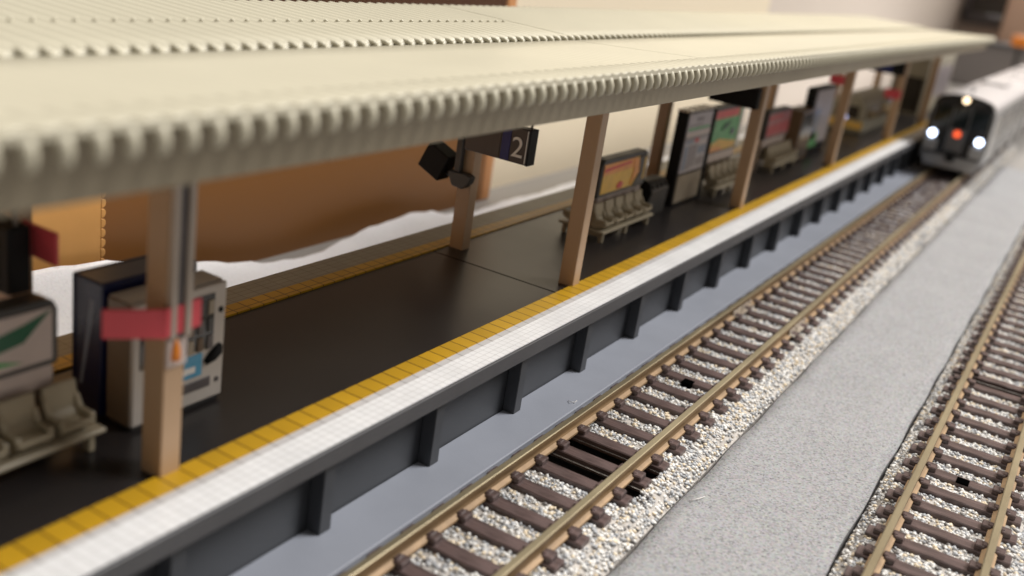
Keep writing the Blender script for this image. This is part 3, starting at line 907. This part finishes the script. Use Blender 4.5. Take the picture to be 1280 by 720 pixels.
# red plates on the columns
def plate(x0, x1, y, z0, z1, label):
    t = thing('red_sign_plate', ((x0 + x1) / 2, y, z0), label, 'sign plate', 'red plates fixed to the columns')
    m = mb('red'); m.box(x0, x1, y - .25, y + .05, z0, z1); m.build('plate', parent=t, bevel=.1)
    m = mb('greymetal'); m.box((x0 + x1) / 2 - .5, (x0 + x1) / 2 + .5, y + .05, y + .35, z0 + .8, z1 - .8); m.build('bracket', parent=t)
    return t
rp = thing('red_sign_plate', (-55.2, 50, 20), 'large faded red plate bent round the nearest front column', 'sign plate', 'red plates fixed to the columns')
m = mb('red')
def slab_xy(m, a, b, th, z0, z1, mat=None):
    d = Vector((b[0] - a[0], b[1] - a[1], 0)).normalized(); n_ = Vector((-d.y, d.x, 0)) * th
    q = [a, b, (b[0] + n_.x, b[1] + n_.y), (a[0] + n_.x, a[1] + n_.y)]
    m.add([(p[0], p[1], z) for z in (z0, z1) for p in q], [(3, 2, 1, 0), (4, 5, 6, 7), (0, 1, 5, 4), (1, 2, 6, 5), (2, 3, 7, 6), (3, 0, 4, 7)], mat)
slab_xy(m, (-57.5, 46.0), (-54.75, 49.5), .3, 20.35, 22.65)
slab_xy(m, (-54.75, 49.5), (-55.0, 53.2), .3, 20.35, 22.65)
m.build('plate', parent=rp, bevel=.06)
m = mb('slot'); m.box(-55.34, -54.95, 50.1, 51.8, 19.9, 37.5)
m.build('cable_duct', parent=rp)
DUCT = pbr('pale_duct_plastic', (176, 164, 152), .35, var=.05)
for y in (50.0, 51.35):
    m = MB(DUCT); m.box(-55.34, -54.6 if y > 51 else -54.72, y, y + .55, 20.0, 37.5); m.build('duct_rail', parent=rp, bevel=.08)
m = mb('orange'); m.tube([(-54.95, 50.75, 18.2), (-54.95, 50.75, 19.0), (-54.95, 50.75, 19.9)], [.38, .34, .12], 10); m.build('orange_tag', parent=rp)
m = mb('adwhite'); m.box(-55.34, -55.05, 50.05, 51.9, 17.6, 19.95); m.build('backing_card', parent=rp)
plate(-71.3, -67.0, 49.5, 22.4, 25.2, 'small dull red plate behind the bench poster at the far left')
plate(-61.0, -57.4, 262.6, 28.0, 30.2, 'small red plate just under the roof on the fourth front column')
plate(-60.2, -55.4, 333.6, 20.3, 23.1, 'bright red plate on the fifth front column near the train')

lamp_a = MB(MAT['bluelight']); lamp_a.disc((-59.8, 284.7, 17.9), .55, (0, 1, 0), .3, 16)
lo = thing('signal_lamp', (-59.8, 285, 7.75), 'tiny blue white lamp glowing just right of the fourth column', 'lamp', 'tiny blue white lamps on the platform')
lamp_a.build('lamp_lens', parent=lo)
m = mb('darkgrey'); m.tube([(-59.8, 285.2, 7.76), (-59.8, 285.2, 18)], .2, 8); m.build('post', parent=lo)
l2 = copy_tree(lo); l2['label'] = 'tiny blue white lamp glowing low beside the fifth column'; shift(l2, -.6, 68, -6.5 * 0)

# ------------------------------------------------------------------ train
def car(yf, length, label, front):
    cx = -38.0
    t = thing('train_car', (cx, yf + length / 2, 0), label, 'train car', 'cars of the arriving train')
    ya, yb = yf, yf + length
    side = [(-9.1, 3.4), (9.1, 3.4), (9.45, 9), (9.4, 18.5), (9.1, 21.2), (-9.1, 21.2), (-9.4, 18.5), (-9.45, 9)]
    m = mb('silver'); m.prism_y([(cx + a, b) for a, b in side], ya + (1.0 if front else 0), yb); m.build('body', parent=t, bevel=.25)
    roof = [(9.05, 21.22), (8.7, 22.3), (7.4, 23.4), (5, 24.1), (2.4, 24.45), (0, 24.55), (-2.4, 24.45), (-5, 24.1), (-7.4, 23.4), (-8.7, 22.3), (-9.05, 21.22)]
    m = mb('trainroof'); m.prism_y([(cx + a, b) for a, b in roof], ya + (1.6 if front else 0), yb, smooth=False); m.build('roof', parent=t)
    m = mb('traingrey'); m.tube([(cx - .5, ya + 14, 24.4), (cx - .5, ya + 14, 25.3), (cx - .5, ya + 18, 25.6)], .35, 8); m.build('roof_aerial', parent=t)
    m = mb('trainroof'); m.box(cx - 4.2, cx + 4.2, ya + length * .5, ya + length * .5 + 22, 24.2, 25.6); m.build('roof_unit', parent=t, bevel=.5)
    for s in (-1, 1):
        y = ya + 14
        while y < yb - 20:
            m = mb('trainglass'); m.box(cx + s * 9.3, cx + s * 9.52, y, y + 15.5, 12.2, 18.2); w = m.build('window', parent=t, bevel=.1)
            m = mb('traingrey'); m.box(cx + s * 9.35, cx + s * 9.56, y + 18.2, y + 26.5, 4.6, 19); m.build('door', parent=t, bevel=.1)
            y += 30
    for yy in (ya + 20, yb - 20):
        m = mb('blackplastic'); m.box(cx - 7.2, cx + 7.2, yy - 10, yy + 10, 1.0, 3.35)
        bg_ = m.build('bogie', parent=t, bevel=.3)
        for s in (-1, 1):
            for q in (-7, 7):
                m = mb('traingrey'); m.disc((cx + s * 4.3, yy + q, 2.7), 2.65, (s, 0, 0), .9, 20); m.build('wheel', parent=bg_)
    m = mb('blackplastic'); m.box(cx - 6.5, cx + 6.5, ya + 36, yb - 36, 1.6, 3.35); m.build('underfloor_box', parent=t, bevel=.3)
    if front:
        mask = [(-8.3, 5.6), (8.3, 5.6), (9.2, 9), (9.25, 18.6), (8.8, 21.3), (7.3, 23.2), (4.2, 24.15), (0, 24.45), (-4.2, 24.15), (-7.3, 23.2), (-8.8, 21.3), (-9.25, 18.6), (-9.2, 9)]
        m = mb('trainblack'); m.prism_y([(cx + a, b) for a, b in mask], ya, ya + 1.59); m.build('front_mask', parent=t, bevel=.35, seg=2)
        for (a, b) in ((-8.0, -3.0), (-2.2, 2.2), (3.0, 8.0)):
            m = mb('trainglass'); m.box(cx + a, cx + b, ya - .12, ya + .05, 14.4 if a != -2.2 else 15, 20.4); m.build('windscreen', parent=t, bevel=.1)
        m = mb('traingrey'); m.box(cx - 2.6, cx + 2.6, ya - .25, ya + .05, 7.0, 14.0); m.build('front_door', MAT['trainblack'], parent=t, bevel=.12)
        for s in (-1, 1):
            m = mb('headlight'); m.disc((cx + s * 7.0, ya + .1, 11.5), 1.15, (0, -1, 0), .5, 24); m.build('headlight', parent=t)
            m = mb('silver'); m.box(cx + s * 4.9, cx + s * 8.9, ya - .3, ya + .05, 6.2, 9.9); m.build('light_surround', parent=t, bevel=.3)
        for a in (-2.6, 2.6, -8.45, 8.45):
            m = mb('pillargrey'); m.box(cx + a - .28, cx + a + .28, ya - .2, ya + .05, 13.8, 20.8); m.build('windscreen_pillar', parent=t, bevel=.08)
        m = mb('toplight'); m.disc((cx + .1, ya + .1, 23.1), .95, (0, -1, 0), .5, 24); m.build('roof_lamp', parent=t)
        m = mb('redlight'); m.disc((cx + .2, ya - .2, 12.6), 1.05, (0, -1, 0), .35, 24); m.build('front_emblem_lamp', parent=t)
        m = mb('silver'); m.prism_y([(cx - 7.6, 1.4), (cx + 7.6, 1.4), (cx + 8.8, 5.4), (cx - 8.8, 5.4)], ya + .5, ya + 3.5); m.build('skirt', parent=t, bevel=.3)
        m = mb('blackplastic'); m.box(cx - 1.3, cx + 1.3, ya - 2.0, ya + .6, 4.0, 6.4); m.build('coupler', parent=t, bevel=.3)
    return t
car(345, 128, 'front car of the train with a black cab face and glowing headlights', True)
car(476, 128, 'second car of the train directly behind the lit front car', False)
car(607, 128, 'rearmost visible car of the train near the right picture edge', False)

# orange blocks beside the far end of the train, seen over its roof
for (x, y, z, w, h, lab) in ((-50.5, 610, 28, 9, 6, 'larger orange block standing beyond the train roof at the right edge'), (-45.5, 560, 27.2, 5, 3.4, 'smaller orange block lower down on the train roof at the right edge')):
    pass
bk = thing('orange_block', (-58, 700, -6), 'tall post with a blurred orange block beyond the train at the right edge', 'post')
m = mb('orange'); m.box(-62, -52, 700, 706, 29, 35.5); m.build('orange_head', parent=bk, bevel=.5)
m = mb('darkgrey'); m.box(-58, -56, 701, 705, -6, 29); m.build('post', parent=bk)

# ------------------------------------------------------------------ lint
def lint(pts, label):
    m = mb('white'); m.tube([Vector(p) for p in pts], .045, 5)
    return tag(m.build('lint_fibre', origin=pts[0]), label, 'fibre', 'stray lint fibres')
lint([(-46.8, 107.0, -1.5), (-46.2, 106.6, -1.35), (-45.9, 107.1, -1.45), (-46.0, 107.9, -1.5)], 'tiny curled white lint fibre lying on the blue grey slab')
lint([(-26.9, 99.5, -3.85), (-26.2, 100.6, -3.7), (-25.9, 101.8, -3.85)], 'tiny straight white lint fibre lying on the grey felt')
